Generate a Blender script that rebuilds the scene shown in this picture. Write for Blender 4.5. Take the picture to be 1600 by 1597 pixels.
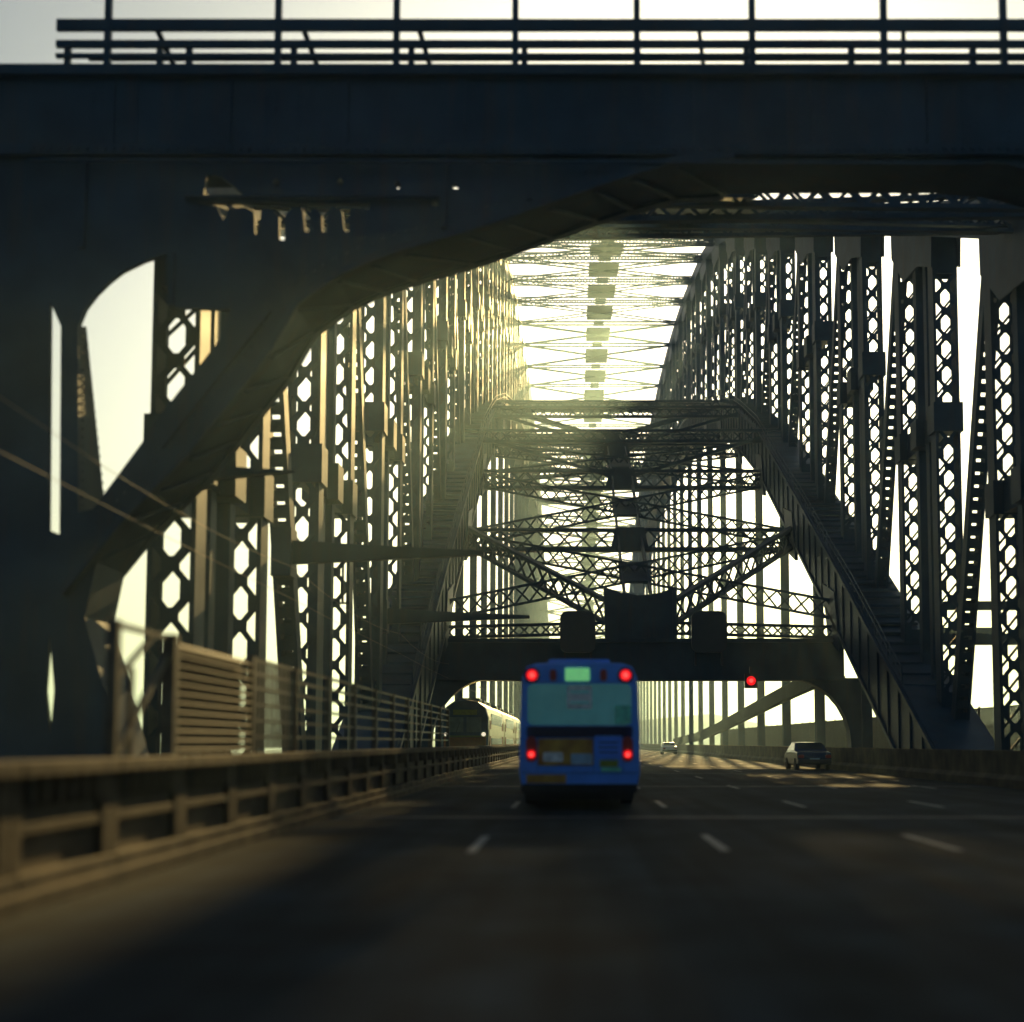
import bpy, bmesh, math, random
from mathutils import Vector
from mathutils.geometry import tessellate_polygon
import numpy as np

random.seed(7)
for o in list(bpy.data.objects):
    bpy.data.objects.remove(o)
scene = bpy.context.scene
COL = scene.collection
R = math.radians

# ------------------------------------------------------------------ camera
cam_d = bpy.data.cameras.new('camera')
cam = bpy.data.objects.new('camera', cam_d)
COL.objects.link(cam)
cam.location = (0, 0, 1.4)
cam.rotation_euler = (R(90 + 4.5), 0, 0)
cam_d.sensor_width = 36
cam_d.lens = 47.25
cam_d.shift_x = -0.06125
cam_d.shift_y = 0.1228
cam_d.clip_start = 0.1
cam_d.clip_end = 9000
cam_d.dof.use_dof = True
cam_d.dof.focus_distance = 100
cam_d.dof.aperture_fstop = 0.04725 / 0.125
scene.camera = cam

# ------------------------------------------------------------------ world and sun
SUN_EL, SUN_AZ = 17.2, 5.0          # azimuth to the right of the driving direction
w = bpy.data.worlds.new('World')
scene.world = w
w.use_nodes = True
nt = w.node_tree
bg = nt.nodes['Background']
sky = nt.nodes.new('ShaderNodeTexSky')
sky.sky_type = 'NISHITA'
sky.sun_disc = False
sky.sun_elevation = R(SUN_EL)
sky.sun_rotation = R(SUN_AZ)
sky.air_density = 1.0
sky.dust_density = 4.0
sky.ozone_density = 3.0
sky.altitude = 0
nt.links.new(sky.outputs[0], bg.inputs[0])
bg.inputs[1].default_value = 0.05
sd = bpy.data.lights.new('sun', 'SUN')
sun = bpy.data.objects.new('sun', sd)
COL.objects.link(sun)
sd.energy = 5.0
sd.angle = R(0.5)
sd.color = (1.0, 0.70, 0.27)
sdir = Vector((math.sin(R(SUN_AZ)) * math.cos(R(SUN_EL)), math.cos(R(SUN_AZ)) * math.cos(R(SUN_EL)), math.sin(R(SUN_EL))))
sun.rotation_euler = (-sdir).to_track_quat('-Z', 'Y').to_euler()
sun.location = (60, 40, 120)
vs = scene.view_settings
vs.view_transform = 'Standard'
vs.look = 'None'
vs.gamma = 1
vs.use_curve_mapping = False
vs.exposure = 0.3
scene.cycles.volume_bounces = 0
scene.cycles.max_bounces = 6
scene.cycles.use_denoising = True

# ------------------------------------------------------------------ materials
def mat(name, col, rough=0.6, metal=0.0, noise=0.25, scale=2.0, emit=None, estr=0.0, bump=0.0, col2=None, spec=0.5):
    m = bpy.data.materials.new(name)
    m.use_nodes = True
    n = m.node_tree
    b = n.nodes['Principled BSDF']
    b.inputs['Roughness'].default_value = rough
    b.inputs['Metallic'].default_value = metal
    b.inputs['Specular IOR Level'].default_value = spec
    if noise > 0:
        tc = n.nodes.new('ShaderNodeTexCoord')
        tx = n.nodes.new('ShaderNodeTexNoise')
        tx.inputs['Scale'].default_value = scale
        tx.inputs['Detail'].default_value = 5
        n.links.new(tc.outputs['Object'], tx.inputs['Vector'])
        rp = n.nodes.new('ShaderNodeValToRGB')
        c2 = col2 if col2 else tuple(c * (1 + noise * 1.2) for c in col)
        c1 = tuple(c * (1 - noise) for c in col)
        rp.color_ramp.elements[0].color = (*c1, 1)
        rp.color_ramp.elements[0].position = 0.32
        rp.color_ramp.elements[1].color = (*c2, 1)
        rp.color_ramp.elements[1].position = 0.7
        n.links.new(tx.outputs[0], rp.inputs[0])
        n.links.new(rp.outputs[0], b.inputs['Base Color'])
        if bump > 0:
            bp = n.nodes.new('ShaderNodeBump')
            bp.inputs['Strength'].default_value = bump
            bp.inputs['Distance'].default_value = 0.02
            tx2 = n.nodes.new('ShaderNodeTexNoise')
            tx2.inputs['Scale'].default_value = scale * 14
            n.links.new(tc.outputs['Object'], tx2.inputs['Vector'])
            n.links.new(tx2.outputs[0], bp.inputs['Height'])
            n.links.new(bp.outputs[0], b.inputs['Normal'])
    else:
        b.inputs['Base Color'].default_value = (*col, 1)
    if emit:
        b.inputs['Emission Color'].default_value = (*emit, 1)
        b.inputs['Emission Strength'].default_value = estr
    return m

M = {}
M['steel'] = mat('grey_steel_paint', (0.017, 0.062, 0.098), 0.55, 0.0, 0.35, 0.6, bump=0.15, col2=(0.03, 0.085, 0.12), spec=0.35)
M['asphalt'] = mat('asphalt', (0.018, 0.027, 0.030), 0.9, 0, 0.35, 0.9, bump=0.5, spec=0.12)
M['concrete'] = mat('weathered_concrete', (0.115, 0.082, 0.04), 0.85, 0, 0.45, 1.4, bump=0.4)
M['shaded_steel'] = mat('shaded_steel', (0.018, 0.028, 0.028), 0.9, 0, 0.3, 1.0, spec=0.15)  # darker matte steel for the edge girder, shade put into its colour
M['joint'] = mat('worn_joint_steel', (0.07, 0.07, 0.065), 0.6, 0, 0.4, 4.0)
M['paint'] = mat('road_paint', (0.27, 0.29, 0.28), 0.7, 0, 0.35, 3.0)
M['fence'] = mat('galvanised_fence', (0.10, 0.09, 0.055), 0.5, 0.2, 0.3, 4.0)
M['louvre'] = mat('dark_louvre', (0.045, 0.042, 0.038), 0.75, 0, 0.3, 3.0)
M['granite'] = mat('granite', (0.28, 0.26, 0.23), 0.9, 0, 0.3, 1.2, bump=0.4)
M['ballast'] = mat('ballast', (0.10, 0.085, 0.07), 0.95, 0, 0.5, 9.0, bump=0.8)
M['rail'] = mat('rail_steel', (0.28, 0.24, 0.2), 0.35, 0.8, 0.2, 3.0)
M['wire'] = mat('copper_wire', (0.25, 0.2, 0.14), 0.4, 0.5, 0.0)
M['water'] = mat('harbour_water', (0.03, 0.05, 0.055), 0.15, 0, 0.3, 0.02, bump=0.3)
M['hill'] = mat('far_shore', (0.05, 0.06, 0.045), 0.95, 0, 0.5, 0.02)
M['bus_blue'] = mat('bus_blue_paint', (0.09, 0.34, 0.92), 0.4, 0, 0.12, 2.0)
M['bus_panel'] = mat('bus_panel_blue', (0.08, 0.30, 0.92), 0.4, 0, 0.1, 2.0)
M['bus_glass'] = mat('bus_rear_glass', (0.10, 0.27, 0.28), 0.18, 0, 0.3, 1.2, (0.045, 0.17, 0.18), 0.20)  # weak emission added in place of daylight showing through the bus
M['black'] = mat('black_rubber', (0.012, 0.012, 0.013), 0.8, 0, 0.2, 3.0)
M['dark_blue'] = mat('dark_blue_trim', (0.01, 0.02, 0.10), 0.5, 0, 0.1, 2.0)
M['red_on'] = mat('lit_red_lens', (0.6, 0.02, 0.03), 0.3, 0, 0, 1, (1.0, 0.008, 0.012), 0.75)
M['red_core'] = mat('lit_red_core', (0.8, 0.05, 0.05), 0.3, 0, 0, 1, (1.0, 0.06, 0.05), 1.6)
M['red_dim'] = mat('dim_red_lens', (0.35, 0.03, 0.02), 0.3, 0, 0, 1)
M['green_on'] = mat('lit_route_panel', (0.2, 0.6, 0.25), 0.5, 0, 0.2, 6, (0.16, 0.55, 0.2), 0.55)
M['orange'] = mat('orange_advert', (0.62, 0.24, 0.03), 0.5, 0, 0.5, 3.0, col2=(0.7, 0.40, 0.05))
M['grey_print'] = mat('grey_print', (0.8, 0.78, 0.7), 0.6, 0, 0.3, 8.0)
M['pale_blue'] = mat('pale_blue_print', (0.35, 0.52, 0.62), 0.5, 0, 0.2, 4.0)
M['teal_sticker'] = mat('green_sticker', (0.2, 0.75, 0.5), 0.5, 0, 0.3, 5.0)
M['plate'] = mat('yellow_green_plate', (0.25, 0.30, 0.03), 0.5, 0, 0.2, 9.0)
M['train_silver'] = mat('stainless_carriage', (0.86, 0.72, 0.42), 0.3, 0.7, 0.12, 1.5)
M['train_teal'] = mat('train_dark_front', (0.04, 0.10, 0.13), 0.45, 0, 0.2, 2.0)
M['train_orange'] = mat('train_orange_front', (0.45, 0.17, 0.03), 0.5, 0, 0.2, 2.0)
M['glass'] = mat('dark_glass', (0.03, 0.05, 0.05), 0.1, 0, 0.2, 2.0)
M['pale_glass'] = mat('pale_glass', (0.20, 0.28, 0.22), 0.15, 0, 0.2, 2.0)
M['lamp_white'] = mat('headlamp', (0.8, 0.78, 0.7), 0.3, 0, 0, 1, (1.0, 0.85, 0.6), 0.8)
M['car_blue'] = mat('car_dark_blue', (0.02, 0.05, 0.11), 0.25, 0.2, 0.1, 2.0)
M['car_white'] = mat('car_white', (0.6, 0.62, 0.6), 0.3, 0, 0.05, 2.0)
M['car_dark'] = mat('car_charcoal', (0.05, 0.05, 0.05), 0.3, 0.2, 0.1, 2.0)

def road_wear(m):
    n = m.node_tree; b = n.nodes['Principled BSDF']
    tc = n.nodes.new('ShaderNodeTexCoord'); mp = n.nodes.new('ShaderNodeMapping')
    mp.inputs['Scale'].default_value = (1.6, 0.05, 1)
    n.links.new(tc.outputs['Object'], mp.inputs[0])
    a = n.nodes.new('ShaderNodeTexNoise'); a.inputs['Scale'].default_value = 1.0; a.inputs['Detail'].default_value = 6
    n.links.new(mp.outputs[0], a.inputs['Vector'])
    pt = n.nodes.new('ShaderNodeTexNoise'); pt.inputs['Scale'].default_value = .22; pt.inputs['Detail'].default_value = 3
    n.links.new(tc.outputs['Object'], pt.inputs['Vector'])
    g = n.nodes.new('ShaderNodeTexNoise'); g.inputs['Scale'].default_value = 60
    n.links.new(tc.outputs['Object'], g.inputs['Vector'])
    def mul(x, lo, hi, prev):
        r = n.nodes.new('ShaderNodeMapRange'); r.inputs[1].default_value = .3; r.inputs[2].default_value = .7
        r.inputs[3].default_value = lo; r.inputs[4].default_value = hi
        n.links.new(x, r.inputs[0])
        k = n.nodes.new('ShaderNodeVectorMath'); k.operation = 'MULTIPLY'
        n.links.new(prev, k.inputs[0]); n.links.new(r.outputs[0], k.inputs[1])
        return k.outputs[0]
    src = b.inputs['Base Color'].links[0].from_socket
    o = mul(a.outputs[0], .45, 1.7, src); o = mul(pt.outputs[0], .6, 1.5, o); o = mul(g.outputs[0], .6, 1.4, o)
    n.links.new(o, b.inputs['Base Color'])
road_wear(M['asphalt'])
def streaks(m, rust, amount):
    n = m.node_tree; b = n.nodes['Principled BSDF']
    tc = n.nodes.new('ShaderNodeTexCoord'); mp = n.nodes.new('ShaderNodeMapping')
    mp.inputs['Scale'].default_value = (2.2, 2.2, .25)
    n.links.new(tc.outputs['Object'], mp.inputs[0])
    a = n.nodes.new('ShaderNodeTexNoise'); a.inputs['Scale'].default_value = 1.2; a.inputs['Detail'].default_value = 7
    n.links.new(mp.outputs[0], a.inputs['Vector'])
    r = n.nodes.new('ShaderNodeMapRange'); r.inputs[1].default_value = .52; r.inputs[2].default_value = .75
    r.inputs[3].default_value = 0; r.inputs[4].default_value = amount
    n.links.new(a.outputs[0], r.inputs[0])
    mx = n.nodes.new('ShaderNodeMix'); mx.data_type = 'RGBA'
    src = b.inputs['Base Color'].links[0].from_socket
    n.links.new(r.outputs[0], mx.inputs[0]); n.links.new(src, mx.inputs[6]); mx.inputs[7].default_value = (*rust, 1)
    n.links.new(mx.outputs[2], b.inputs['Base Color'])
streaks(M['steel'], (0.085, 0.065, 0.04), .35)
streaks(M['concrete'], (0.05, 0.04, 0.03), .8)
streaks(M['fence'], (0.12, 0.06, 0.02), .7)

# ------------------------------------------------------------------ helpers
class MB:
    def __init__(s):
        s.v = []; s.f = []
    def box(s, x0, x1, y0, y1, z0, z1):
        b = len(s.v)
        s.v += [(x0, y0, z0), (x1, y0, z0), (x1, y1, z0), (x0, y1, z0), (x0, y0, z1), (x1, y0, z1), (x1, y1, z1), (x0, y1, z1)]
        s.f += [(b, b+3, b+2, b+1), (b+4, b+5, b+6, b+7), (b, b+1, b+5, b+4), (b+1, b+2, b+6, b+5), (b+2, b+3, b+7, b+6), (b+3, b, b+4, b+7)]
        return s
    def beam(s, p, q, wd, tk, side=(1, 0, 0), w2=None, t2=None):
        """bar from p to q, wd along side, tk across"""
        p = Vector(p); q = Vector(q); d = (q - p).normalized()
        sd_ = Vector(side); sd_ = (sd_ - d * sd_.dot(d))
        if sd_.length < 1e-5:
            sd_ = d.orthogonal()
        sd_.normalize(); c = d.cross(sd_)
        b = len(s.v)
        for pt, a, t in ((p, wd, tk), (q, w2 or wd, t2 or tk)):
            for i, j in ((-1, -1), (1, -1), (1, 1), (-1, 1)):
                s.v.append(tuple(pt + sd_ * (i * a / 2) + c * (j * t / 2)))
        s.f += [(b, b+3, b+2, b+1), (b+4, b+5, b+6, b+7), (b, b+1, b+5, b+4), (b+1, b+2, b+6, b+5), (b+2, b+3, b+7, b+6), (b+3, b, b+4, b+7)]
        return s
    def prism(s, rings, y0, y1, axis='y'):
        """polygon (with holes) in x,z extruded along y; axis 'x': polygon in y,z extruded along x"""
        mk = (lambda a, c, e: (a, e, c)) if axis == 'y' else (lambda a, c, e: (e, a, c))
        allp = [p for r in rings for p in r]
        tris = tessellate_polygon([[Vector((a, c, 0)) for a, c in r] for r in rings])
        b = len(s.v); n = len(allp)
        s.v += [mk(a, c, y0) for a, c in allp] + [mk(a, c, y1) for a, c in allp]
        for t in tris:
            s.f.append((b + t[0], b + t[1], b + t[2])); s.f.append((b + n + t[2], b + n + t[1], b + n + t[0]))
        k = 0
        for r in rings:
            m = len(r)
            for i in range(m):
                j = (i + 1) % m
                s.f.append((b + k + i, b + k + j, b + n + k + j, b + n + k + i))
            k += m
        return s
    def cyl(s, c, r, h, axis='y', n=14, r2=None):
        b = len(s.v); r2 = r if r2 is None else r2
        for e, rr in ((-h / 2, r), (h / 2, r2)):
            for i in range(n):
                a = 2 * math.pi * i / n; u = rr * math.cos(a); v = rr * math.sin(a)
                s.v.append({'y': (c[0] + u, c[1] + e, c[2] + v), 'x': (c[0] + e, c[1] + u, c[2] + v), 'z': (c[0] + u, c[1] + v, c[2] + e)}[axis])
        for i in range(n):
            j = (i + 1) % n
            s.f.append((b + i, b + j, b + n + j, b + n + i))
        s.f.append(tuple(b + i for i in reversed(range(n)))); s.f.append(tuple(b + n + i for i in range(n)))
        return s
    def lattice_beam(s, p, q, depth, wd, chord=0.22, bar=0.12, up=(0, 0, 1), pitch=1.0):
        p = Vector(p); q = Vector(q); u = Vector(up) * depth / 2; L = (q - p).length
        side = (q - p).cross(Vector(up)).normalized()
        s.beam(p + u, q + u, wd, chord, side); s.beam(p - u, q - u, wd, chord, side)
        n = max(2, int(round(L / (depth * pitch))))
        for i in range(n):
            a = p.lerp(q, i / n); c = p.lerp(q, (i + 1) / n)
            s.beam(a - u, c + u, bar * 0.5, bar, side); s.beam(a + u + side * .07, c - u + side * .07, bar * 0.5, bar, side)
        return s
    def build(s, name, material, parent=None, bevel=0):
        me = bpy.data.meshes.new(name)
        me.from_pydata(s.v, [], s.f)
        bm = bmesh.new(); bm.from_mesh(me)
        bmesh.ops.recalc_face_normals(bm, faces=bm.faces)
        bm.to_mesh(me); bm.free()
        me.materials.append(M[material])
        o = bpy.data.objects.new(name, me)
        COL.objects.link(o)
        if parent is not None:
            o.parent = parent
        if bevel:
            md = o.modifiers.new('bevel', 'BEVEL'); md.width = bevel; md.segments = 2; md.limit_method = 'ANGLE'
        return o

def tag(o, label=None, cat=None, group=None, kind=None):
    if label: o['label'] = label
    if cat: o['category'] = cat
    if group: o['group'] = group
    if kind: o['kind'] = kind
    return o

def empty(name, label, cat, group=None, loc=(0, 0, 0)):
    o = bpy.data.objects.new(name, None)
    COL.objects.link(o); o.location = loc
    return tag(o, label, cat, group)

def copy_tree(o, parent=None):
    c = o.copy(); COL.objects.link(c); c.parent = parent
    for ch in list(o.children):
        copy_tree(ch, c)
    return c

# ------------------------------------------------------------------ bridge dimensions (metres)
XC = 4.3                                  # centre line of the bridge, camera drives left of it
XL, XR = -10.45, 19.05                    # the two arch trusses
DD = [30, 42, 59, 77, 100, 122, 143, 160, 182, 215, 246, 290]
HH = [15.5, 19.5, 25.6, 33, 42, 50.5, 58.5, 64.5, 70.5, 75.5, 78.3, 79.5]
BD = [20, 46, 60, 70, 81, 89, 98, 107, 115, 122, 140, 160, 185, 210, 246, 290]
BH = [-24, -8, -0.6, 4.3, 10.2, 14.0, 18.6, 22.8, 26.6, 30.2, 37, 42.6, 48, 52, 56, 58]
MID = 286.1                               # crown
def H(d):
    return float(np.interp(d if d <= MID else 2 * MID - d, DD, HH))
def B(d):
    return float(np.interp(d if d <= MID else 2 * MID - d, BD, BH))
PAN = 16.5
P = [71.6 + PAN * k for k in range(-2, 29)]
P = [p for p in P if p < 540]

# ------------------------------------------------------------------ setting: water, shore, decks, road
g = MB().box(-3000, 3000, -300, 3600, -52, -50).build('harbour_water', 'water'); tag(g, kind='structure')

def hills(name, pts, y0, depth):
    mb = MB(); n = len(pts)
    base = [(x, -50.5) for x, z in pts]
    rng = random.Random(len(pts))
    rows = 5
    for r in range(rows):
        t = r / (rows - 1); f = math.sin(math.pi * (0.12 + 0.76 * t))
        for x, z in pts:
            mb.v.append((x + rng.uniform(-8, 8), y0 + depth * t + rng.uniform(-10, 10), -50.5 + (z + 50.5) * (f if 0 < r < rows - 1 else 0.0) * rng.uniform(.95, 1.0)))
    for r in range(rows - 1):
        for i in range(n - 1):
            a = r * n + i
            mb.f.append((a, a + 1, a + n + 1, a + n))
    o = mb.build(name, 'hill'); tag(o, kind='structure')
    for p_ in o.data.polygons: p_.use_smooth = True
    return o
rng = random.Random(3)
hills('hills', [(-900 + 45 * i, 4 + 7 * math.sin(i * .7) + rng.uniform(-3, 6) + (12 if 20 < i < 36 else 0)) for i in range(41)], 760, 260)

tag(MB().box(XC - 16.8, -5.05, -60, 600, -1.6, -0.12).build('railway_deck', 'ballast'), kind='structure')
tag(MB().box(13.45, XR + 6.5, -60, 600, -1.6, -0.05).build('footway_deck', 'concrete'), kind='structure')
road = tag(MB().box(-4.5, 13.4, -60, 620, -1.5, 0).build('road', 'asphalt'), kind='structure')
tag(MB().box(-5.05, -4.5, -60, 600, -1.5, 0.14).build('kerb', 'concrete'), kind='structure')
jt = None
for y in (25.2, 43, 61.5, 80):
    o = MB().box(-4.45, 13.35, 0, .34, 0.002, .006).build('expansion_joint', 'joint', road) if jt is None else jt.copy()
    if jt is None: jt = o
    else: COL.objects.link(o); o.parent = road
    o.location = (0, y, 0)
dash_me = None
for lane_x in (-1.33, 1.96, 5.0, 8.0, 11.0):
    for k in range(0, 25):
        y = 17.6 + 11.8 * k - (0.3 if lane_x < 0 else 0)
        if dash_me is None:
            d = MB().box(-0.06, 0.06, 0, 3.0, 0, 0.004).build('lane_dash', 'paint', road); dash_me = d.data
        else:
            d = bpy.data.objects.new('lane_dash', dash_me); COL.objects.link(d); d.parent = road
        d.location = (lane_x, y, 0.002)

# ------------------------------------------------------------------ the arch bridge
bridge = empty('arch_bridge', 'huge dark steel arch bridge of laced trusses enclosing the roadway ahead', 'bridge', loc=(XC, 100, 0))
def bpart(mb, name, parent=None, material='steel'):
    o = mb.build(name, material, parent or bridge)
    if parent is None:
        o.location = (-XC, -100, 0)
    return o

def laced_column(mp, ml, X, y, zb, zt, period=1.32, fine=True):
    hw = 0.56
    for sx in (-1, 1):
        mp.box(X + sx * hw - .07, X + sx * hw + .07, y - .48, y + .48, zb, zt)
    top, bot = zt - 2.6, zb + 1.2
    for f in (-1, 1):                                   # batten plates at both ends
        yy = y + f * .44
        mp.box(X - hw + .07, X + hw - .07, yy - .03, yy + .03, top, zt)
        mp.box(X - hw + .07, X + hw - .07, yy - .03, yy + .03, zb, bot)
    n = int((top - bot) / period)
    if n < 1: return
    pr = (top - bot) / n
    for i in range(n):
        z0 = bot + pr * i; z1 = z0 + pr; zm = (z0 + z1) / 2
        yf = y - .45
        ml.beam((X - hw, yf, z0), (X + hw, yf, z1), .03, .18, (0, 1, 0))
        ml.beam((X + hw, yf - .03, z0), (X - hw, yf - .03, z1), .03, .18, (0, 1, 0))
        ml.box(X - .24, X + .24, yf - .065, yf - .048, zm - .2, zm + .2)
        for sx in (-1, 1):
            ml.box(X + sx * (hw - .16) - .15, X + sx * (hw - .16) + .15, yf - .065, yf - .048, z0 - .24, z0 + .24)
        if fine:
            yb = y + .45
            ml.beam((X - hw, yb, z0 + pr * .2), (X + hw, yb, z1 + pr * .2 if i < n - 1 else z1), .03, .11, (0, 1, 0))

def mid_plates(mp, X, y, zb, zt):
    for s in (-1, 1):
        mp.box(X - .26, X + .26, y + s * 1.05 - .3, y + s * 1.05 + .3, zb, zt)

def laced_diagonal(mp, ml, X, ya, za, yb, zb, fine):
    d = Vector((0, yb - ya, zb - za)); L = d.length; d.normalize()
    for sx in (-1, 1):
        mp.beam((X + sx * .29, ya, za), (X + sx * .29, yb, zb), .16, .7)
    n = int(L / (0.6 if fine else 1.8))
    for i in range(n):
        c = Vector((X, ya, za)).lerp(Vector((X, yb, zb)), (i + .5) / n)
        h = .2 if fine else .5
        for off in (-.3, .3):
            cc = c + Vector((0, -d.z, d.y)) * off
            ml.beam(cc - d * h, cc + d * h, .5, .03)

for X in (XL, XR):
    inner = 1 if X == XL else -1
    # chords, one piece per panel
    ys = [30] + P + [541]
    for i, (a, b) in enumerate(zip(ys[:-1], ys[1:])):
        mb = MB().beam((X, a, H(a) - .8), (X, b, H(b) - .8), 1.7, 1.7)
        bpart(mb, 'top_chord')
        if B(b) > -10:
            mb = MB().beam((X + inner * .6, a, B(a) - 2.1), (X + inner * .6, b, B(b) - 2.1), 2.9, 3.9)
            for e in (-1.2, 1.2):
                mb.beam((X + inner * .6, a, B(a) - 2.1 + e * 1.62), (X + inner * .6, b, B(b) - 2.1 + e * 1.62), 3.2, .25)
            n_ = 7
            for q in range(n_):
                yq = a + (b - a) * (q + .5) / n_
                zq = B(yq) - 2.1
                mb.box(X + inner * 2.05 - .1, X + inner * 2.05 + .1, yq - .07, yq + .07, zq - 1.9, zq + 1.9)
            if b < 520 and B(b) > 10:
                zq = B(b) - 4
                mb.prism([[(b - 2.6, zq - 2.4), (b + 1.2, zq - 1.2), (b + 2.8, zq + 2.6), (b - 1.2, zq + 1.6)]], X + inner * 1.95, X + inner * 2.2, 'x')
            bpart(mb, 'bottom_chord')
    for k, p in enumerate(P):
        ht, hb = H(p), max(B(p), -1.2)
        near = p < 200
        mp, ml = MB(), MB()
        for s in (-1, 1):
            y = p + 3.6 * s
            zb = max(B(y) - .6, -1.2); zt = H(y) - 1.2
            laced_column(mp, ml, X, y, zb, zt, 1.32 if p < 160 else 1.9, p < 160)
        mid_plates(mp, X, p, hb - .5, ht - 1.2)
        # gusset under the top chord and diaphragm at mid height
        for sx in (-.72, .72) if not (X < 0 and p < 75) else ():
            mp.prism([[(p - 4.5, H(p - 4.5) - 1), (p + 4.2, H(p + 4.2) - 1), (p + 4.1, H(p + 4) - 3.2), (p + 1.5, ht - 3.8), (p - 1.5, ht - 4.0), (p - 4.3, H(p - 4) - 3.4)]], X + sx - .04, X + sx + .04, 'x')
        zm = (ht + max(B(p), 0)) / 2
        for yy in (p - 3.6, p, p + 3.6):
            mp.box(X - .75, X + .75, yy - .62, yy + .62, zm - .75, zm + .75)
        mp.box(X - .3, X + .3, p - 3.5, p + 3.5, zm - .7, zm + .7)
        post = bpart(mp, 'post')
        if ml.v:
            tag(bpart(ml, 'lattice', post), kind='stuff')
    for k in range(len(P) + 1):
        c = 71.6 - 2 * PAN - PAN / 2 + PAN * k if k else P[0] - PAN / 2
        if c < 40: continue
        mp, ml = MB(), MB()
        sgn = 1 if c < MID else -1
        ya, yb = (c - 4.0 * sgn, c + 3.4 * sgn) if X > 0 else (c - 2.7 * sgn, c + 4.2 * sgn)
        laced_diagonal(mp, ml, X, ya, H(ya) - 1.2, yb, max(B(yb) - .8, -1), c < 130)
        dg = bpart(mp, 'diagonal')
        if ml.v: tag(bpart(ml, 'lacing', dg), kind='stuff')
    # hangers from the bottom chord to the deck
    for p in P:
        if B(p) > 12.5:
            mb = MB()
            zt = B(p) - 4
            for s in (-1, 1):
                mb.box(X - .34, X + .34, p + s * .34 - .07, p + s * .34 + .07, -1, zt)
            mb.box(X - .06, X + .06, p - .27, p + .27, -1, zt)
            mb.prism([[(-.36, max(zt - 2.2, 0)), (.36, max(zt - 2.2, 0)), (.75, zt - .4), (.75, zt + .3), (-.75, zt + .3), (-.75, zt - .4)]], p - .45, p + .45); mb.v[-12:] = [(x + X, y, z) for x, y, z in mb.v[-12:]]
            bpart(mb, 'hanger')

# lateral bracing between the two top chords
for k, p in enumerate(P):
    if p < 36: continue
    z = H(p) - .9
    mb = MB()
    fine = p < 230
    for dy in (-.9, .9):
        if fine: mb.lattice_beam((XL + .9, p + dy, z), (XR - .9, p + dy, H(p + dy) - .9), .9, .25, .14, .1)
        else: mb.beam((XL + .9, p + dy, z), (XR - .9, p + dy, z), .2, .3, (0, 1, 0))
    bpart(mb, 'top_strut')
    gm = MB()
    z2 = H(p + PAN) - .9
    sl = (z2 - z) / PAN
    gm.beam((XC, p + PAN / 2 - 5.2, z + sl * (PAN / 2 - 5.2)), (XC, p + PAN / 2 + 5.2, z + sl * (PAN / 2 + 5.2)), 4.4, .16)
    bpart(MB().beam((XC, p - 1.7, z - sl * 1.7), (XC, p + 1.7, z + sl * 1.7), 1.8, .2), 'gusset_plate')
    bpart(gm, 'gusset_plate')
    xm = MB()
    for a, b in ((XL, XR), (XR, XL)):
        pa, pb = Vector((a, p, z)), Vector((b, p + PAN, z2))
        if fine: xm.lattice_beam(pa, pb, .5, .3, .12, .07, pitch=2)
        else: xm.beam(pa, pb, .35, .35)
    bpart(xm, 'lateral_brace')

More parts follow.
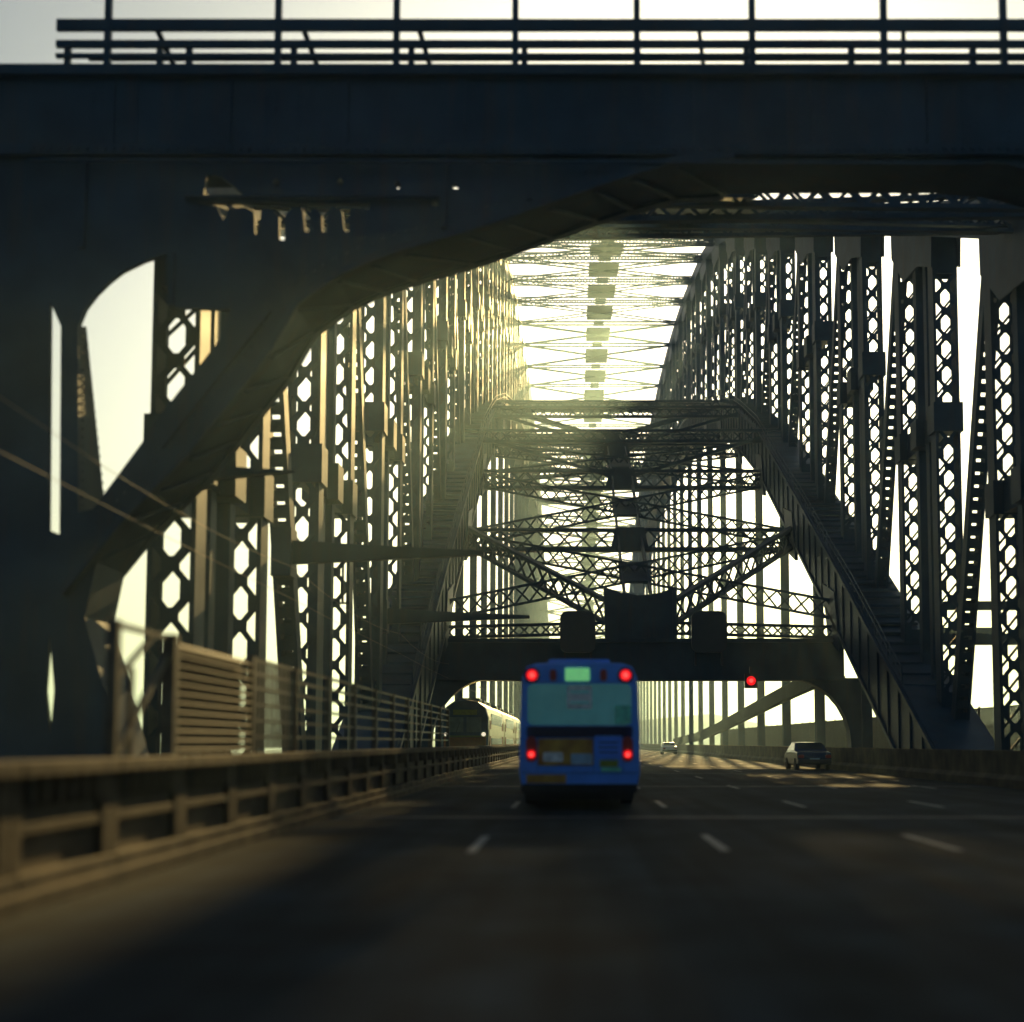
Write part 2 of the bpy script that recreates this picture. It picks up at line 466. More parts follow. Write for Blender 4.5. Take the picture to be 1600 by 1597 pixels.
# lateral bracing between the two bottom chords
for k, p in enumerate(P):
    if B(p) < 12.8: continue
    z = B(p) - 4.4
    fine = p < 190
    mb = MB()
    if 85 < p < 92:                       # portal where the chord meets the roadway
        mb.box(XL + 1.5, XR - 1.5, p - .7, p + .7, 5.7, 7.9)
        mb.box(XL + 1.5, XR - 1.5, p - 1.0, p + 1.0, 7.9, 8.15)
        mb.box(XL + 1.5, XR - 1.5, p - 1.0, p + 1.0, 5.45, 5.7)
        for sx, x0 in ((1, XL + .4), (-1, XR - .4)):  # curved knee plates
            arc = [(x0 + sx * (.7 + 4.2 * (1 - math.cos(t))), 1.4 + 4.2 * math.sin(t)) for t in [math.pi / 2 * i / 8 for i in range(9)]]
            mb.prism([[(x0, 0), (x0 + sx * .7, 0)] + arc + [(x0, 5.6)]], p - .6, p + .6)
        gm = MB()
        gm.prism([[(XC - 2.3, 8.1), (XC + 2.3, 8.1), (XC + 2.4, 11.6), (XC + 1.3, 11.2), (XC, 11.0), (XC - 1.3, 11.2), (XC - 2.4, 11.6)]], p - .5, p + .5)
        gm.box(XC - .5, XC + .5, p - .62, p - .5, 8.2, 11.0)
        gm.box(XC - 2.35, XC - 2.1, p - .62, p - .5, 8.2, 11.4); gm.box(XC + 2.1, XC + 2.35, p - .62, p - .5, 8.2, 11.4)
        bpart(gm, 'gusset_plate')
        for sx, xe in ((-1, XL + 1.5), (1, XR - 1.5)):
            bpart(MB().lattice_beam((XC + sx * 2.3, p, 10), (xe, p + PAN, B(p + PAN) - 3.9), 1.5, .5, .24, .16), 'lateral_brace')
            bpart(MB().lattice_beam((XC + sx * 2.3, p, 8.9), (xe + sx * .4, p - .1, 8.6), .7, .4, .18, .12), 'lateral_brace')
        bpart(mb, 'portal_beam')
        z = 10
    else:
        mb.lattice_beam((XL + 1.6, p, z), (XR - 1.6, p, z), 1.5 if p < 130 else 1.0, .5, .26 if p < 130 else .16, .15 if p < 130 else .09) if p < 240 else mb.beam((XL + 1.6, p, z), (XR - 1.6, p, z), .4, .4, (0, 0, 1))
        if p < 130: mb.box(XL + 1.2, XR - 1.2, p - .45, p + .45, z - .95, z - .7)
        bpart(mb, 'bottom_strut')
        bpart(MB().prism([[(XC - 1.5, z - .8), (XC + 1.5, z - .8), (XC + 1.1, z + .9), (XC - 1.1, z + .9)]], p - .52, p - .46), 'gusset_plate')
    if 110 < p < 200:              # cross frame up at the top of the bottom chord
        z3 = B(p) - .4
        sm = MB()
        sm.lattice_beam((XL + 1.6, p, z3), (XR - 1.6, p, z3), 1.0, .4, .25, .12) if p < 240 else sm.beam((XL + 1.6, p, z3), (XR - 1.6, p, z3), 1.0, .5, (0, 0, 1))
        for a, b in ((XL + 1.5, XC), (XR - 1.5, XC)):
            sm.beam((a, p, z3), (b, p, z), .3, .3)
        bpart(sm, 'sway_frame')
    pn = p + PAN
    if B(pn) < 12.8: continue
    zn = B(pn) - 4.4
    xm = MB()
    for a, b in ((XL + 1.4, XR - 1.4), (XR - 1.4, XL + 1.4)):
        if fine: xm.lattice_beam((a, p, z), (b, pn, zn), 1.2 if p < 130 else .9, .4, .18 if p < 130 else .13, .12 if p < 130 else .08)
        else: xm.beam((a, p, z), (b, pn, zn), .35, .4)
    zc = (z + zn) / 2
    if p < 260:
        sp = MB()
        for e in (-.9, .9):
            sp.lattice_beam((XC + e, p, z), (XC + e, pn, zn), .8, .12, .14, .08)
        bpart(sp, 'spine_girder')
    bpart(xm, 'lateral_brace')
    gm = MB()
    gm.beam((XC, p + PAN / 2 - 2.2, zc - (zn - z) / PAN * 2.2), (XC, p + PAN / 2 + 2.2, zc + (zn - z) / PAN * 2.2), 2.2, .2)
    bpart(gm, 'gusset_plate')

# curved edge girder along the right truss under the bottom chord
mb = MB()
for p in (55.1, 71.6, 88.1):                 # outriggers carrying the footway beyond the right truss
    for z, d in ((8.7, .45), (6.9, .6)):
        if p > 80 and z < 8: continue
        bpart(MB().beam((XR + .7, p, z), (XR + 9, p, z), d, .5, (0, 0, 1)), 'outrigger')
    bpart(MB().beam((XR + 8.8, p, -1), (XR + 8.8, p, 9), .35, .35), 'outrigger_post')
for X, inner in ((XL, 1), (XR, -1)):      # handrails along the inner edges of both bottom chords
    for a in np.arange(70, 196, 6.0):
        b = a + 6.0
        hb = MB()
        x = X + inner * 2.0
        for t in (0, .5):
            y = a + 6 * t
            hb.box(x - .03, x + .03, y - .03, y + .03, B(y) - .2, B(y) + 1.05)
        for e in (.55, 1.0):
            hb.beam((x, a, B(a) + e), (x, b, B(b) + e), .06, .06)
        x2 = X - inner * .7
        for t in range(5):                   # batten plates across the chord's top face
            y = a + 1.2 * t
            hb.beam((X + inner * 1.9, y, B(y) + .06), (x2, y, B(y) + .06), .14, .25, (0, 0, 1))
        tag(bpart(hb, 'chord_fittings'), kind='stuff')
eg = [(100, 6.2), (112, 5.75), (125, 5.2), (145, 4.3), (170, 3.2), (200, 2.2), (245, 1.5)]
for (a, za), (b, zb_) in zip(eg[:-1], eg[1:]):
    mb.beam((XR - .9, a, za), (XR - .9, b, zb_), .6, 1.2)
bpart(mb, 'edge_girder', None, 'shaded_steel')

# ------------------------------------------------------------------ near portal frame
portal = empty('portal_frame', 'near dark portal frame with curved knee arching over the road', 'portal', loc=(XC, 29, 0))
def ppart(mb, name, material='steel'):
    o = mb.build(name, material, portal); o.location = (-XC, -29, 0); return o
low = [(-11.08, 4.59), (-9.76, 6.28), (-8.46, 7.64), (-6.72, 9.91), (-6.13, 10.99), (-5.24, 11.64), (-4.49, 11.99), (-3.74, 12.25), (-2.38, 12.66), (-1.48, 12.97), (-0.57, 13.3), (0.48, 13.69), (1.31, 13.96), (2.31, 14.24), (3.52, 14.33)]
XM = 5.97
big = [(-10.95, 10.55), (-10.80, 10.95), (-10.57, 11.27), (-10.3, 11.55), (-10.02, 11.78), (-9.53, 12.03), (-9.04, 12.19), (-8.98, 10.98), (-7.6, 10.93), (-7.9, 9.9), (-8.92, 8.51), (-9.0, 8.62), (-10.51, 6.48), (-10.83, 6.41)]
mir = lambda pts: [(2 * XM - x, z) for x, z in reversed(pts)]
win = [(-8.48, 12.5), (-4.37, 12.5), (-4.39, 13.2), (-8.5, 13.2)]
win2 = [(-8.48, 13.45), (-3.2, 13.45), (-2.6, 14.0), (-8.5, 14.0)]
slit = [(-11.59, 11.12), (-11.47, 6.02), (-11.22, 5.92), (-11.33, 10.55)]
slit2 = [(-11.37, 3.75), (-11.43, 2.51), (-11.29, 1.54), (-11.23, 2.51)]
outer = [(-17.2, -1), (-9.57, -1), (-9.7, 1.0), (-10.62, 4.1)] + [(-10.4, 5.3)] + low[1:] + mir(low)[:-1] + [(2 * XM + 10.4, 5.3), (2 * XM + 10.62, 4.1), (2 * XM + 9.57, -1), (2 * XM + 17.2, -1), (2 * XM + 17.2, 14.0), (-17.2, 14.0)]
outer = [p_ if i != len(outer) - 1 else (-17.2, 14.5) for i, p_ in enumerate(outer)]
outer[-2] = (2 * XM + 17.2, 14.5)
fx = lambda px: -8.51 + (px - 300) * .01421
fz = lambda y: 14.04 - (y - 270) * .01467
comb = [(fx(578), fz(318)), (fx(305), fz(316)), (fx(340), fz(324)), (fx(350), fz(345)), (fx(358), fz(326)), (fx(385), fz(324)), (fx(398), fz(332)), (fx(400), fz(366)), (fx(407), fz(367)), (fx(409), fz(326)),
        (fx(424), fz(326)), (fx(437), fz(338)), (fx(438), fz(375)), (fx(446), fz(375)), (fx(447), fz(336)), (fx(458), fz(324)), (fx(474), fz(326)), (fx(478), fz(362)), (fx(484), fz(363)), (fx(486), fz(326)),
        (fx(496), fz(326)), (fx(504), fz(336)), (fx(505), fz(363)), (fx(512), fz(362)), (fx(513), fz(336)), (fx(522), fz(326)), (fx(535), fz(328)), (fx(540), fz(362)), (fx(547), fz(362)), (fx(548), fz(324)), (fx(578), fz(328))]
spots = [[(fx(x - 6), fz(y)), (fx(x), fz(y - 7)), (fx(x + 6), fz(y + 1)), (fx(x + 1), fz(y + 8))] for x, y in ((432, 285), (532, 284), (622, 288), (712, 293), (680, 319))]
gold = [(fx(318), fz(308)), (fx(322), fz(273)), (fx(345), fz(276)), (fx(386), fz(308))]
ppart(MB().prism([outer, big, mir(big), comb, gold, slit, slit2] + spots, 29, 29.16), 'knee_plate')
def ribbon(pts, th, y0, y1, mb):
    for (a, za), (b, zb_) in zip(pts[:-1], pts[1:]):
        d = Vector((b - a, 0, zb_ - za)).normalized(); nrm = Vector((-d.z, 0, d.x)) * th
        k = len(mb.v)
        mb.v += [(a, y0, za), (b, y0, zb_), (b + nrm.x, y0, zb_ + nrm.z), (a + nrm.x, y0, za + nrm.z), (a, y1, za), (b, y1, zb_), (b + nrm.x, y1, zb_ + nrm.z), (a + nrm.x, y1, za + nrm.z)]
        mb.f += [(k, k+1, k+2, k+3), (k+4, k+7, k+6, k+5), (k, k+4, k+5, k+1), (k+1, k+5, k+6, k+2), (k+2, k+6, k+7, k+3), (k+3, k+7, k+4, k)]
    return mb
full = [(-9.57, -1), (-9.7, 1.0), (-10.62, 4.1), (-10.4, 5.3)] + low[1:] + mir(low)[:-1] + [(2 * XM + 10.4, 5.3), (2 * XM + 10.62, 4.1), (2 * XM + 9.57, -1)]
ppart(ribbon(full, .12, 29.16, 30.85, MB()), 'knee_soffit')
lg = MB()
lg.v = [(-10.95, 29.16, 10.6), (-10.83, 29.16, 6.3), (-10.83, 30.95, 6.0), (-10.95, 29.5, 10.7), (-11.2, 29.16, 10.6), (-11.2, 29.16, 6.3), (-11.2, 30.95, 6.0), (-11.2, 29.5, 10.7)]
lg.f = [(0, 1, 2, 3), (4, 7, 6, 5), (0, 4, 5, 1), (1, 5, 6, 2), (2, 6, 7, 3), (3, 7, 4, 0)]
ppart(lg, 'leg_plate')
rl = MB()
for i in range(22):
    t = i / 21; z = 10.4 - 4.0 * t; x = -10.945 + .115 * t
    for yy in (29.22, 29.42 + 1.35 * t):
        rl.box(x, x + .03, yy, yy + .07, z - .02, z + .02)
tag(ppart(rl, 'rivet_row'), kind='stuff')
mb = MB().box(-17.2, 2 * XM + 17.2, 28.97, 30.9, 14.5, 16.2)
mb.box(-17.3, 2 * XM + 17.3, 28.75, 31.1, 16.2, 16.43)
mb.box(-17.3, 2 * XM + 17.3, 28.80, 28.97, 14.38, 14.62)
for i in range(18):
    x = -15.5 + i * 2.6
    mb.box(x - .05, x + .05, 28.9, 28.965, 14.65, 16.18)
ppart(mb, 'cross_beam')
rv = MB()
for i in range(-60, 130):
    x = i * .2
    rv.box(x - .04, x + .04, 28.755, 28.80, 14.46, 14.54)
tag(ppart(rv, 'rivet_row'), kind='stuff')
rib = MB()
for (a, za), (b, zb_) in zip(low[:-1], low[1:]):          # flange angles along both edges of the knee soffit
    for y in (28.9, 30.95):
        rib.beam((a, y, za + .02), (b, y, zb_ + .02), .3, .16, (0, 1, 0))
    n = max(1, int(math.hypot(b - a, zb_ - za) / .9))
    for j in range(n):
        t0, t1 = j / n, (j + 1) / n
        rib.beam((a + (b - a) * t0, 29.1, za + (zb_ - za) * t0 - .05), (a + (b - a) * t1, 30.75, za + (zb_ - za) * t1 - .05), .14, .05, (1, 0, 0))
ppart(rib, 'knee_flange')

for i in range(9):                                        # riveted splice plates on the big beam
    x = -14.2 + i * 3.9
    ppart(MB().box(x - .55, x + .55, 28.945, 28.968, 14.7, 16.15), 'splice_plate')
rv = MB()
for i in range(9):
    x = -14.2 + i * 3.9
    for dx in (-.45, -.25, .25, .45):
        for j in range(8):
            z = 14.82 + j * .17
            rv.box(x + dx - .025, x + dx + .025, 28.925, 28.945, z - .025, z + .025)
for (a, za), (b, zb_) in zip(low[1:-1], low[2:]):
    n = max(1, int(math.hypot(b - a, zb_ - za) / .22))
    for j in range(n):
        t = (j + .5) / n
        for e in (.14, .45):
            d = Vector((b - a, 0, zb_ - za)).normalized()
            x = a + (b - a) * t - d.z * e; z = za + (zb_ - za) * t + d.x * e
            rv.box(x - .03, x + .03, 28.97, 29.0, z - .03, z + .03)
tag(ppart(rv, 'rivet_row'), kind='stuff')
for x, z0, z1 in ((-8.9, 11.0, 12.2), (-2.9, 12.75, 14.38), (-1.0, 13.4, 14.38), (.6, 13.9, 14.38), (-10.9, 12.3, 14.38)):
    ppart(MB().box(x - .06, x + .06, 28.9, 29.0, z0, z1), 'stiffener')
ppart(MB().beam((-9.2, 28.95, 7.95), (-6.9, 28.95, 11.0), .5, .06, (0.8, 0, -.6)), 'stiffener')
ppart(MB().beam((-8.6, 28.85, 13.4), (-3.0, 28.85, 13.4), .08, .1), 'conduit')
ppart(MB().beam((-12, 28.7, 14.2), (9, 28.7, 14.12), .07, .07), 'conduit')

# railing on the portal
def portal_railing(y, label, h, xs, rails):
    r = empty('walkway_railing', label, 'railing', 'railings along the overhead walkway', (XC, y, 16.43))
    def part(mb, n):
        o = mb.build(n, 'steel', r); o.location = (-XC, -y, -16.43)
    for x in xs:
        part(MB().box(x - .07, x + .07, y - .07, y + .07, 16.43, 16.43 + h), 'post')
    for z, t in rails:
        part(MB().box(-11.6, 20, y - .05, y + .05, z - t / 2, z + t / 2), 'rail')
    return r
portal_railing(28.95, 'front dark railing with tall posts on the portal walkway overhead', 2.6, [-10.45 - 2.7, -10.45, -6.64, -3.99, -1.33, 1.39, 3.97, 6.92, 9.6, 12.3, 15], [(17.42, .26), (16.98, .16), (16.71, .09)])
portal_railing(30.9, 'rear dark railing with short posts behind the portal walkway overhead', 1.5, [-12.1, -9.9, -9.2, -6.7, -3.9, -1.2, 1.5, 4.1, 6.6, 9.5, 12], [(17.70, .14), (17.22, .12)])
mb = MB()
for x in (-9.4, -6.1, -3.5, 2.8, 7.4):
    mb = MB().beam((x, 29.1, 17.4), (x + .35, 30.7, 16.45), .1, .1)
    o = mb.build('stay', 'steel', portal); o.location = (-XC, -29, 0)

# ------------------------------------------------------------------ left parapet wall
wall = empty('parapet_wall', 'low weathered concrete parapet wall between left lane and railway', 'wall', loc=(-4.9, 4, 0))
pan_me = cop_me = None
WL = 2.45
for k in range(0, 130):
    y = k * WL
    if pan_me is None:
        mb = MB().box(-.16, .10, 0, WL - .02, 0, 1.1)
        mb.box(.10, .26, 0, WL - .02, 0, .28)
        mb.box(.10, .18, 0, .22, .28, 1.1); mb.box(.10, .18, WL - .24, WL - .02, .28, 1.1)
        mb.box(.10, .17, .22, WL - .24, .60, .70)
        for j in range(6):                                  # small corbels under the coping
            yy = .32 + j * .325
            mb.prism([[(yy, 1.1), (yy + .2, 1.1), (yy + .14, .84), (yy + .06, .84)]], .10, .19, 'x')
        pn_ = mb.build('wall_panel', 'concrete', wall, bevel=.012); pan_me = pn_.data
        cp = MB().box(-.26, .28, 0, WL - .015, 1.1, 1.24).build('coping_stone', 'concrete', wall, bevel=.015)
    else:
        pn_ = pn_.copy(); COL.objects.link(pn_); cp = cp.copy(); COL.objects.link(cp)
    pn_.location = (0, y, 0); cp.location = (0, y, 0)

# ------------------------------------------------------------------ fence on the parapet
fence = empty('track_fence', 'tall metal fence with rails and louvres standing on the left parapet', 'fence', loc=(-4.95, 14.4, 1.24))
posts_y = [0, 2.0, 6.1] + [6.1 + 3.2 * i for i in range(1, 11)]
for i, y in enumerate(posts_y):
    wd = .09 if i in (1, ) else .06
    MB().box(-wd, wd, y - wd, y + wd, 0, 1.48).build('fence_post', 'fence', fence)
for z in (.25, .5, .75, 1.0, 1.22, 1.44):
    MB().box(-.025, .025, posts_y[2], posts_y[-1], z - .025, z + .025).build('fence_rail', 'fence', fence)
MB().beam((0, .1, .02), (0, 2.0, 1.3), .07, .07).build('brace', 'fence', fence)
MB().beam((0, .1, .85), (0, 1.35, 1.42), .05, .05).build('brace', 'fence', fence)
MB().box(-.03, .03, 0, 2, 1.40, 1.46).build('fence_rail', 'fence', fence)
MB().box(-.03, .03, .55, .62, 0, 1.0).build('fence_picket', 'fence', fence)
lv = None
for i in range(12):
    o = MB().beam((0, 2.1, 0), (0, 6.0, 0), .15, .02, (1, 0, -.6)).build('louvre_slat', 'louvre', fence) if lv is None else lv.copy()
    if lv is None: lv = o
    else: COL.objects.link(o)
    o.location = (0, 0, .1 + i * .115)
MB().box(-.14, -.11, 2.1, 6.0, .02, 1.42).build('back_panel', 'louvre', fence)
pk = None
for i in range(9):
    o = MB().box(-.02, .02, 0, .12, .05, 1.44).build('fence_picket', 'fence', fence) if pk is None else pk.copy()
    if pk is None: pk = o
    else: COL.objects.link(o)
    o.location = (0, 6.4 + i * .32, 0)

# ------------------------------------------------------------------ right parapet and its fence
rwall = empty('parapet_wall', 'long pale barrier wall along the far right lane behind the cars', 'wall', loc=(13.7, 20, 0))
bp_ = None
for k in range(0, 60):
    o = MB().prism([[(-.25, 0), (.25, 0), (.25, 1.15), (-.12, 1.15), (-.12, .4), (-.25, .25)]], 0, 5.98).build('wall_panel', 'concrete', rwall) if bp_ is None else bp_.copy()
    if bp_ is None: bp_ = o
    else: COL.objects.link(o)
    o.location = (0, k * 6.0, 0)
rf = empty('footway_fence', 'dark tall mesh fence beyond the right truss along the footway', 'fence', loc=(XR + 2.6, 40, 0))
fp_ = None
for k in range(0, 40):
    if fp_ is None:
        mb = MB()
        mb.box(-.05, .05, -.05, .05, 0, 3.3)
        for z in (.2, 1.2, 2.2, 3.2): mb.box(-.03, .03, .05, 3.95, z - .03, z + .03)
        for j in range(22): mb.box(-.05, -.035, .05 + j * .18, .17 + j * .18, 0.05, 3.2)
        fp_ = o = mb.build('fence_panel', 'louvre', rf)
    else:
        o = fp_.copy(); COL.objects.link(o)
    o.location = (0, k * 4.0, 0)

# ------------------------------------------------------------------ railway: track, cantilever arms, wires, train
for x in (-8.4, -6.97):
    o = MB().box(x - .035, x + .035, -40, 500, -.06, .09); o.box(x - .07, x + .07, -40, 500, -.12, -.06)
    o = o.build('rail_track', 'rail'); tag(o, 'long steel running rail nearest the parapet' if x > -7.5 else 'long steel running rail nearest the left truss', 'rail', 'railway rails on the left deck')
arm_labels = {34: 'nearest dark bracket arm beside the portal leg', 47: 'large tapered bracket arm reaching right over the railway above the slatted fence', 71: 'thin tapered bracket arm lower down, pointing at the bus',
              95: 'small bracket arm above the train front', 119: 'smallest bracket arm far along the left truss'}
for D, lab in arm_labels.items():
    tip = -9.2 if D == 34 else (-3.2 if D < 60 else -2.4)
    a = empty('catenary_arm', lab, 'bracket arm', 'overhead wire arms on the left truss', (-10.2, D, 8))
    mb = MB().prism([[(0, -.35), (tip + 10.2, -.02), (tip + 10.2, .12), (3.0, .32), (0, .5)]], -.18, .18)
    mb.box(-.4, .3, -.5, .5, -.8, .9)
    mb.build('arm', 'steel', a)
    if D > 40:
        mb = MB().box(2.0, 2.08, -.04, .04, -1.7, -.1); mb.box(1.7, 2.3, -.05, .05, -1.75, -1.68)
        mb.build('insulator', 'steel', a)
for x, z, lab in ((-8.2, 6.15, 'upper thin overhead wire crossing in front of the left lattice posts'), (-8.15, 5.5, 'lower thin contact wire above the railway track')):
    mb = MB(); n = 60
    pts = [(x, 15 + i * 4.0, z + .35 * (((i % 6) - 3) / 3.0) ** 2 * (1 if z > 6 else .1)) for i in range(n)]
    for a, b in zip(pts[:-1], pts[1:]): mb.beam(a, b, .009, .009)
    tag(mb.build('overhead_wire', 'wire'), lab, 'wire', 'overhead railway wires')

def carriage(y, label, front):
    t = empty('train_carriage', label, 'train', 'coupled train carriages', (-7.35, y, 0))
    L = 20.0
    prof = [(-1.5, .55), (1.5, .55), (1.55, 1.6), (1.55, 3.1), (1.35, 3.75), (.8, 4.15), (0, 4.3), (-.8, 4.15), (-1.35, 3.75), (-1.55, 3.1), (-1.55, 1.6)]
    y0 = .9 if front else .3
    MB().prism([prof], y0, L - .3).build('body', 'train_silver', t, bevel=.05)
    for zz, hh in ((1.05, .65), (2.65, .75)):
        for i in range(9):
            yy = 3.6 + i * 1.55
            f = MB().box(1.52, 1.575, yy, yy + 1.15, zz, zz + hh).build('window', 'glass', t)
    for yy in (1.7, 17.2):
        MB().box(1.53, 1.585, yy, yy + 1.3, .75, 2.9).build('door', 'train_orange', t)
    MB().box(1.545, 1.59, 1, L - .4, 1.84, 2.3).build('side_band', 'train_silver', t)
    for yy in (3, 5.2, 14.5, 16.7):
        for sx in (-.72, .72):
            MB().cyl((sx, yy, .54), .42, .12, 'x').build('wheel', 'black', t)
    MB().box(-1.2, 1.2, 2, 17.8, .3, .55).build('underframe', 'black', t)
    for yy in (4.0, 9.0, 14.0):
        MB().box(-.7, .7, yy, yy + 2.6, 4.2, 4.5).build('roof_unit', 'train_teal', t, bevel=.06)
    if front:
        fr = MB().prism([prof], .25, .9).build('cab_front', 'train_teal', t, bevel=.2)
        MB().box(-1.1, .0 - .1, .2, .26, 2.1, 3.1).build('windscreen', 'pale_glass', t)
        MB().box(.1, 1.1, .2, .26, 2.1, 3.1).build('windscreen', 'pale_glass', t)
        MB().box(-1.42, 1.42, .18, .26, .6, 1.75).build('front_panel', 'train_orange', t, bevel=.03)
        MB().box(-.8, .8, .19, .26, 3.25, 3.6).build('destination_board', 'plate', t)
        for sx in (-1.25, 1.25):
            MB().cyl((sx, .2, 1.95), .14, .1).build('headlamp', 'lamp_white', t)
        for sx in (-1.28, 1.28):
            MB().box(sx - .12, sx + .12, .19, .26, 1.0, 1.2).build('tail_lamp', 'red_dim', t)
        MB().box(-1.46, 1.46, .17, .24, 1.78, 1.86).build('front_band', 'plate', t)
        MB().beam((-.6, .15, 2.05), (-.35, .15, 2.75), .03, .03).build('wiper', 'black', t)
        MB().box(-.25, .25, -.15, .3, .65, .95).build('coupler', 'black', t)
    return t
carriage(90, 'leading train carriage with dark domed front and golden sunlit side', True)
carriage(110.2, 'second silver train carriage coupled behind the leading one', False)
carriage(130.3, 'third silver train carriage behind, mostly hidden by the blue bus', False)

# ------------------------------------------------------------------ bus
bus = empty('city_bus', 'blue city bus seen from behind with red lights in the lane ahead', 'bus', loc=(.1, 28, 0))
bus.rotation_euler = (0, 0, 0)
def rr(x0, x1, z0, z1, r=.12, n=4):
    pts = []
    for cx, cz, a0 in ((x1 - r, z0 + r, -90), (x1 - r, z1 - r, 0), (x0 + r, z1 - r, 90), (x0 + r, z0 + r, 180)):
        for i in range(n + 1):
            a = R(a0 + 90 * i / n); pts.append((cx + r * math.cos(a), cz + r * math.sin(a)))
    return pts
body = [(-1.20, .52), (1.20, .52), (1.25, .75), (1.25, 1.7), (1.2, 2.75), (1.1, 2.98), (.9, 3.05), (0, 3.08), (-.9, 3.05), (-1.1, 2.98), (-1.2, 2.75), (-1.25, 1.7), (-1.25, .75)]
MB().prism([body], 0, 11.6).build('body', 'bus_blue', bus, bevel=.04)
MB().prism([[(-1.12, .22), (1.12, .22), (1.16, .54), (-1.16, .54)]], .1, 11.4).build('skirt', 'black', bus)
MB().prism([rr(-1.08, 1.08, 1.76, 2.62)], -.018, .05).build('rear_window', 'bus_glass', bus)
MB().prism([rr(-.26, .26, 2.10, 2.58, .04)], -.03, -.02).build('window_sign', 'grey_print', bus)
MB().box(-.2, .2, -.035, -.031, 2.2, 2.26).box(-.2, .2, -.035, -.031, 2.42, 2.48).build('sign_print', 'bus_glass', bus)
MB().prism([rr(.73, 1.07, 1.78, 2.17, .04)], -.03, -.02).build('window_sticker', 'teal_sticker', bus)
MB().prism([rr(-.30, .21, 2.68, 2.95, .03)], -.03, .02).build('route_display', 'green_on', bus)
MB().prism([rr(-1.1, 1.1, 1.50, 1.74, .05)], -.02, .02).build('grille_band', 'dark_blue', bus)
for x in (-.99, .96):
    l = MB().cyl((x, -.02, 2.80), .115, .07).build('high_lamp', 'red_on', bus)
    MB().cyl((x, -.06, 2.80), .06, .012).build('bulb', 'red_core', l); MB().cyl((x, .0, 2.80), .17, .06).build('lamp_rim', 'dark_blue', l)
for x in (-.55, .50):
    MB().prism([rr(x - .07, x + .07, 2.68, 2.92, .06)], -.03, .02).build('marker_lamp', 'red_dim', bus)
for x in (-1.0, 1.0):
    l = MB().prism([rr(x - .11, x + .11, 1.0, 1.52, .1)], -.025, .02).build('tail_lamp', 'red_dim', bus)
    MB().cyl((x, -.04, 1.16), .08, .05).build('brake_light', 'red_on', l); MB().cyl((x, -.07, 1.15), .045, .012).build('bulb', 'red_core', l)
MB().prism([rr(-.86, .28, .93, 1.48, .03)], -.03, .02).build('advert_panel', 'orange', bus)
MB().prism([rr(-.76, -.34, 1.00, 1.2, .05)], -.036, -.031).build('advert_patch', 'grey_print', bus)
MB().prism([rr(-.18, .26, .95, 1.17, .03)], -.036, -.031).build('advert_label', 'pale_blue', bus)
MB().prism([rr(.31, .88, 1.08, 1.56, .04)], -.022, .02).build('engine_door', 'bus_panel', bus)
MB().prism([rr(.42, .80, .90, 1.04, .02)], -.03, .02).build('number_plate', 'plate', bus)
MB().prism([rr(.45, .86, .80, .89, .02)], -.025, .02).build('plate_holder', 'teal_sticker', bus)
MB().prism([rr(-1.1, -.28, .56, .74, .02)], -.025, .02).build('reflector_strip', 'orange', bus)
MB().prism([rr(-1.2, 1.2, .36, .54, .05)], -.06, .1).build('bumper', 'black', bus)
for sx in (-1, 1):
    for y in (3.2, 9.2):
        w_ = MB().cyl((sx * 1.08, y, .48), .48, .28, 'x', 20).build('wheel', 'black', bus)
        MB().cyl((sx * 1.2, y, .48), .24, .06, 'x', 14).build('rim', 'rail', w_)
    for i in range(6):
        y = .9 + i * 1.7
        MB().box(sx * 1.225 - .03, sx * 1.225 + .03, y, y + 1.55, 1.7, 2.55).build('side_window', 'glass', bus)
    MB().box(sx * 1.5 - .12, sx * 1.5 + .12, 11.3, 11.45, 2.0, 2.5).beam((sx * 1.2, 11.4, 2.6), (sx * 1.5, 11.4, 2.5), .05, .05).build('mirror', 'black', bus)
MB().prism([rr(-.7, .7, 3.05, 3.26, .08)], 2.0, 5.5).build('roof_unit', 'bus_blue', bus)

for z in (1.56, 1.62, 1.68):
    MB().box(-1.0, 1.0, -.035, -.02, z - .012, z + .012).build('vent_slat', 'black', bus)
for x0, x1, z0, z1 in ((-1.2, 1.2, .765, .775), (-1.2, 1.2, 2.645, 2.652), (.29, .297, .78, 1.5), (.9, .907, .78, 1.5), (-.88, -.873, .78, 1.5)):
    MB().box(x0, x1, -.006, .02, z0, z1).build('panel_seam', 'black', bus)
for zz in (1.2, 1.3, 1.4):
    MB().box(.4, .8, -.03, -.02, zz - .012, zz + .012).build('vent_slat', 'dark_blue', bus)

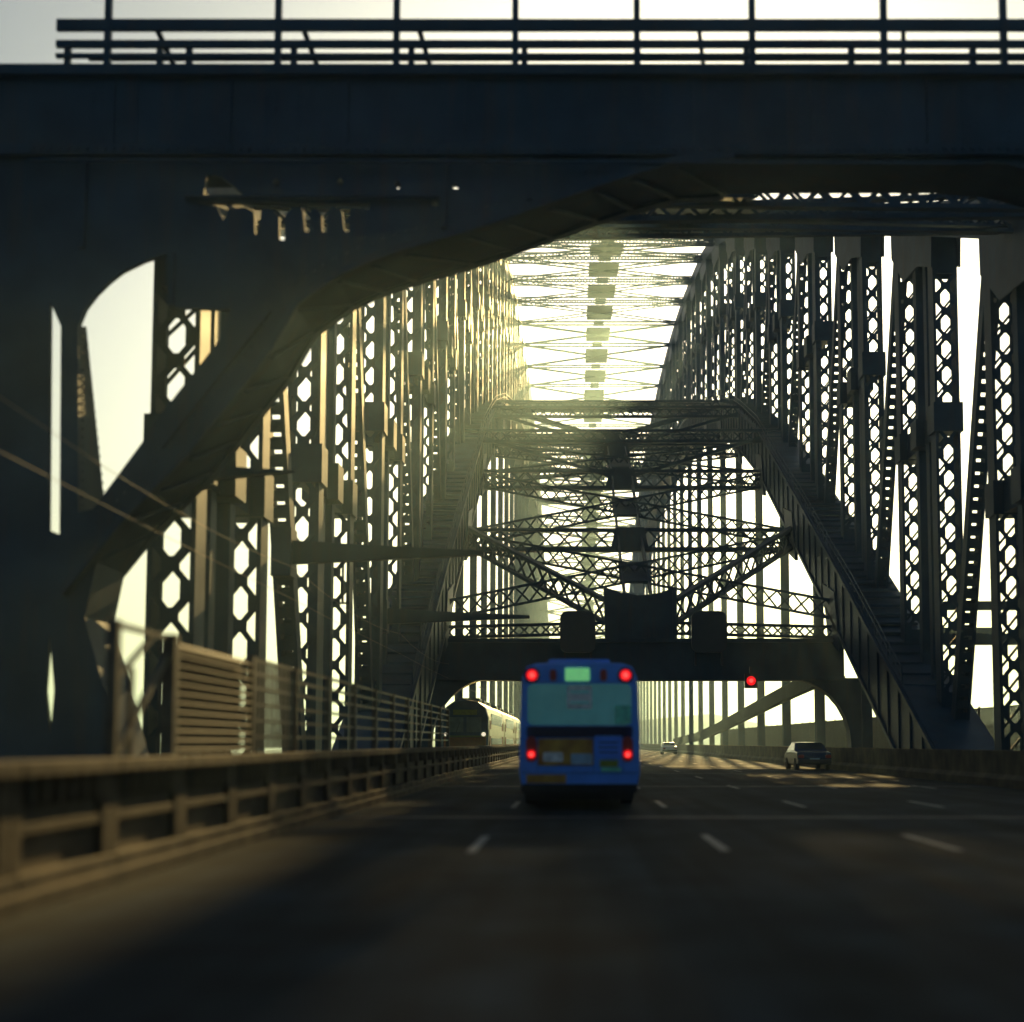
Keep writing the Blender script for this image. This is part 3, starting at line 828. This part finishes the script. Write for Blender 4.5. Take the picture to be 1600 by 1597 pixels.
# ------------------------------------------------------------------ cars
def car(x, y, label, paint, lights_on=False):
    c = empty('car', label, 'car', 'cars on the right-hand lanes', (x, y, 0))
    side = [(0, .35), (.05, .75), (.25, .92), (1.0, .98), (1.75, 1.40), (2.9, 1.43), (3.6, .95), (4.35, .82), (4.45, .4), (4.3, .28), (.15, .28)]
    mb = MB().prism([side], -.86, .86, 'x')
    for i, (a, b, z) in enumerate(mb.v):                   # narrow the cabin towards the roof
        if z > 1.0: mb.v[i] = (a * .80, b, z)
    mb.build('body', paint, c, bevel=.06)
    MB().prism([[(1.13, 1.0), (1.7, 1.36), (1.66, 1.38), (1.08, 1.02)]], -.64, .64, 'x').build('rear_window', 'glass', c)
    for sx in (-1, 1):
        m = MB(); m.v = [(sx * .855, 1.2, 1.0), (sx * .855, 3.45, 1.0), (sx * .71, 2.85, 1.38), (sx * .71, 1.8, 1.36), (sx * .80, 1.2, 1.0), (sx * .80, 3.45, 1.0), (sx * .66, 2.85, 1.38), (sx * .66, 1.8, 1.36)]
        m.f = [(0, 1, 2, 3), (4, 7, 6, 5), (0, 4, 5, 1), (1, 5, 6, 2), (2, 6, 7, 3), (3, 7, 4, 0)]
        m.build('side_window', 'glass', c)
        for yy in (.85, 3.55):
            MB().cyl((sx * .78, yy, .31), .31, .2, 'x', 16).build('wheel', 'black', c)
        MB().prism([rr(sx * .68 - .14, sx * .68 + .14, .62, .78, .05)], -.0, .12).build('tail_lamp', 'red_dim', c)
    MB().prism([rr(-.25, .25, .5, .62, .01)], -.02, .08).build('number_plate', 'pale_blue', c)
    MB().box(-.84, .84, -.06, .1, .34, .55).build('bumper', 'car_dark', c, bevel=.03)
    return c
car(12.1, 68, 'dark blue car in the far right lane beside the pale barrier', 'car_blue')
car(11.3, 160, 'small distant white car right of the bus', 'car_white')

# ------------------------------------------------------------------ lane signals on the far portal
def lane_signal(x, label, lit):
    s = empty('lane_signal', label, 'lane signal', 'overhead lane signals on the far portal', (x, 87.0, 5.4))
    if lit:
        MB().box(-.06, .06, -.1, .3, .3, .9).prism([rr(-.42, .42, -.5, .45, .08)], -.2, .05).build('housing', 'car_dark', s)
        l = MB().cyl((0, -.22, -.02), .30, .08, n=20).build('red_lens', 'red_on', s); MB().cyl((0, -.265, -.02), .14, .02, n=16).build('bulb', 'red_core', l)
    else:
        MB().prism([rr(-1.15, 1.15, 1.8, 4.5, .5)], -.4, -.05).build('sign_board', 'car_dark', s)
        MB().box(-.9, -.8, -.05, .3, 1.0, 3.9).build('bracket', 'car_dark', s)
        MB().box(.8, .9, -.05, .3, 1.0, 3.9).build('bracket', 'car_dark', s)
lane_signal(.2, 'dark rounded sign board left of centre above the far portal beam', False)
lane_signal(8.7, 'dark rounded sign board right of centre above the far portal beam', False)
lane_signal(11.4, 'red lit lane signal hanging under the far portal beam', True)

# ------------------------------------------------------------------ haze
hz = bpy.data.materials.new('haze'); hz.use_nodes = True
n = hz.node_tree
for nd in list(n.nodes):
    if nd.type == 'BSDF_PRINCIPLED': n.nodes.remove(nd)
pv = n.nodes.new('ShaderNodeVolumePrincipled')
pv.inputs['Color'].default_value = (0.6, 0.9, 1.0, 1)
pv.inputs['Density'].default_value = 0.0008
pv.inputs['Anisotropy'].default_value = 0.72
n.links.new(pv.outputs[0], n.nodes['Material Output'].inputs['Volume'])
M['haze'] = hz
tag(MB().box(-3010, 3010, -310, 3610, -53.2, 101).build('haze', 'haze'), kind='stuff')
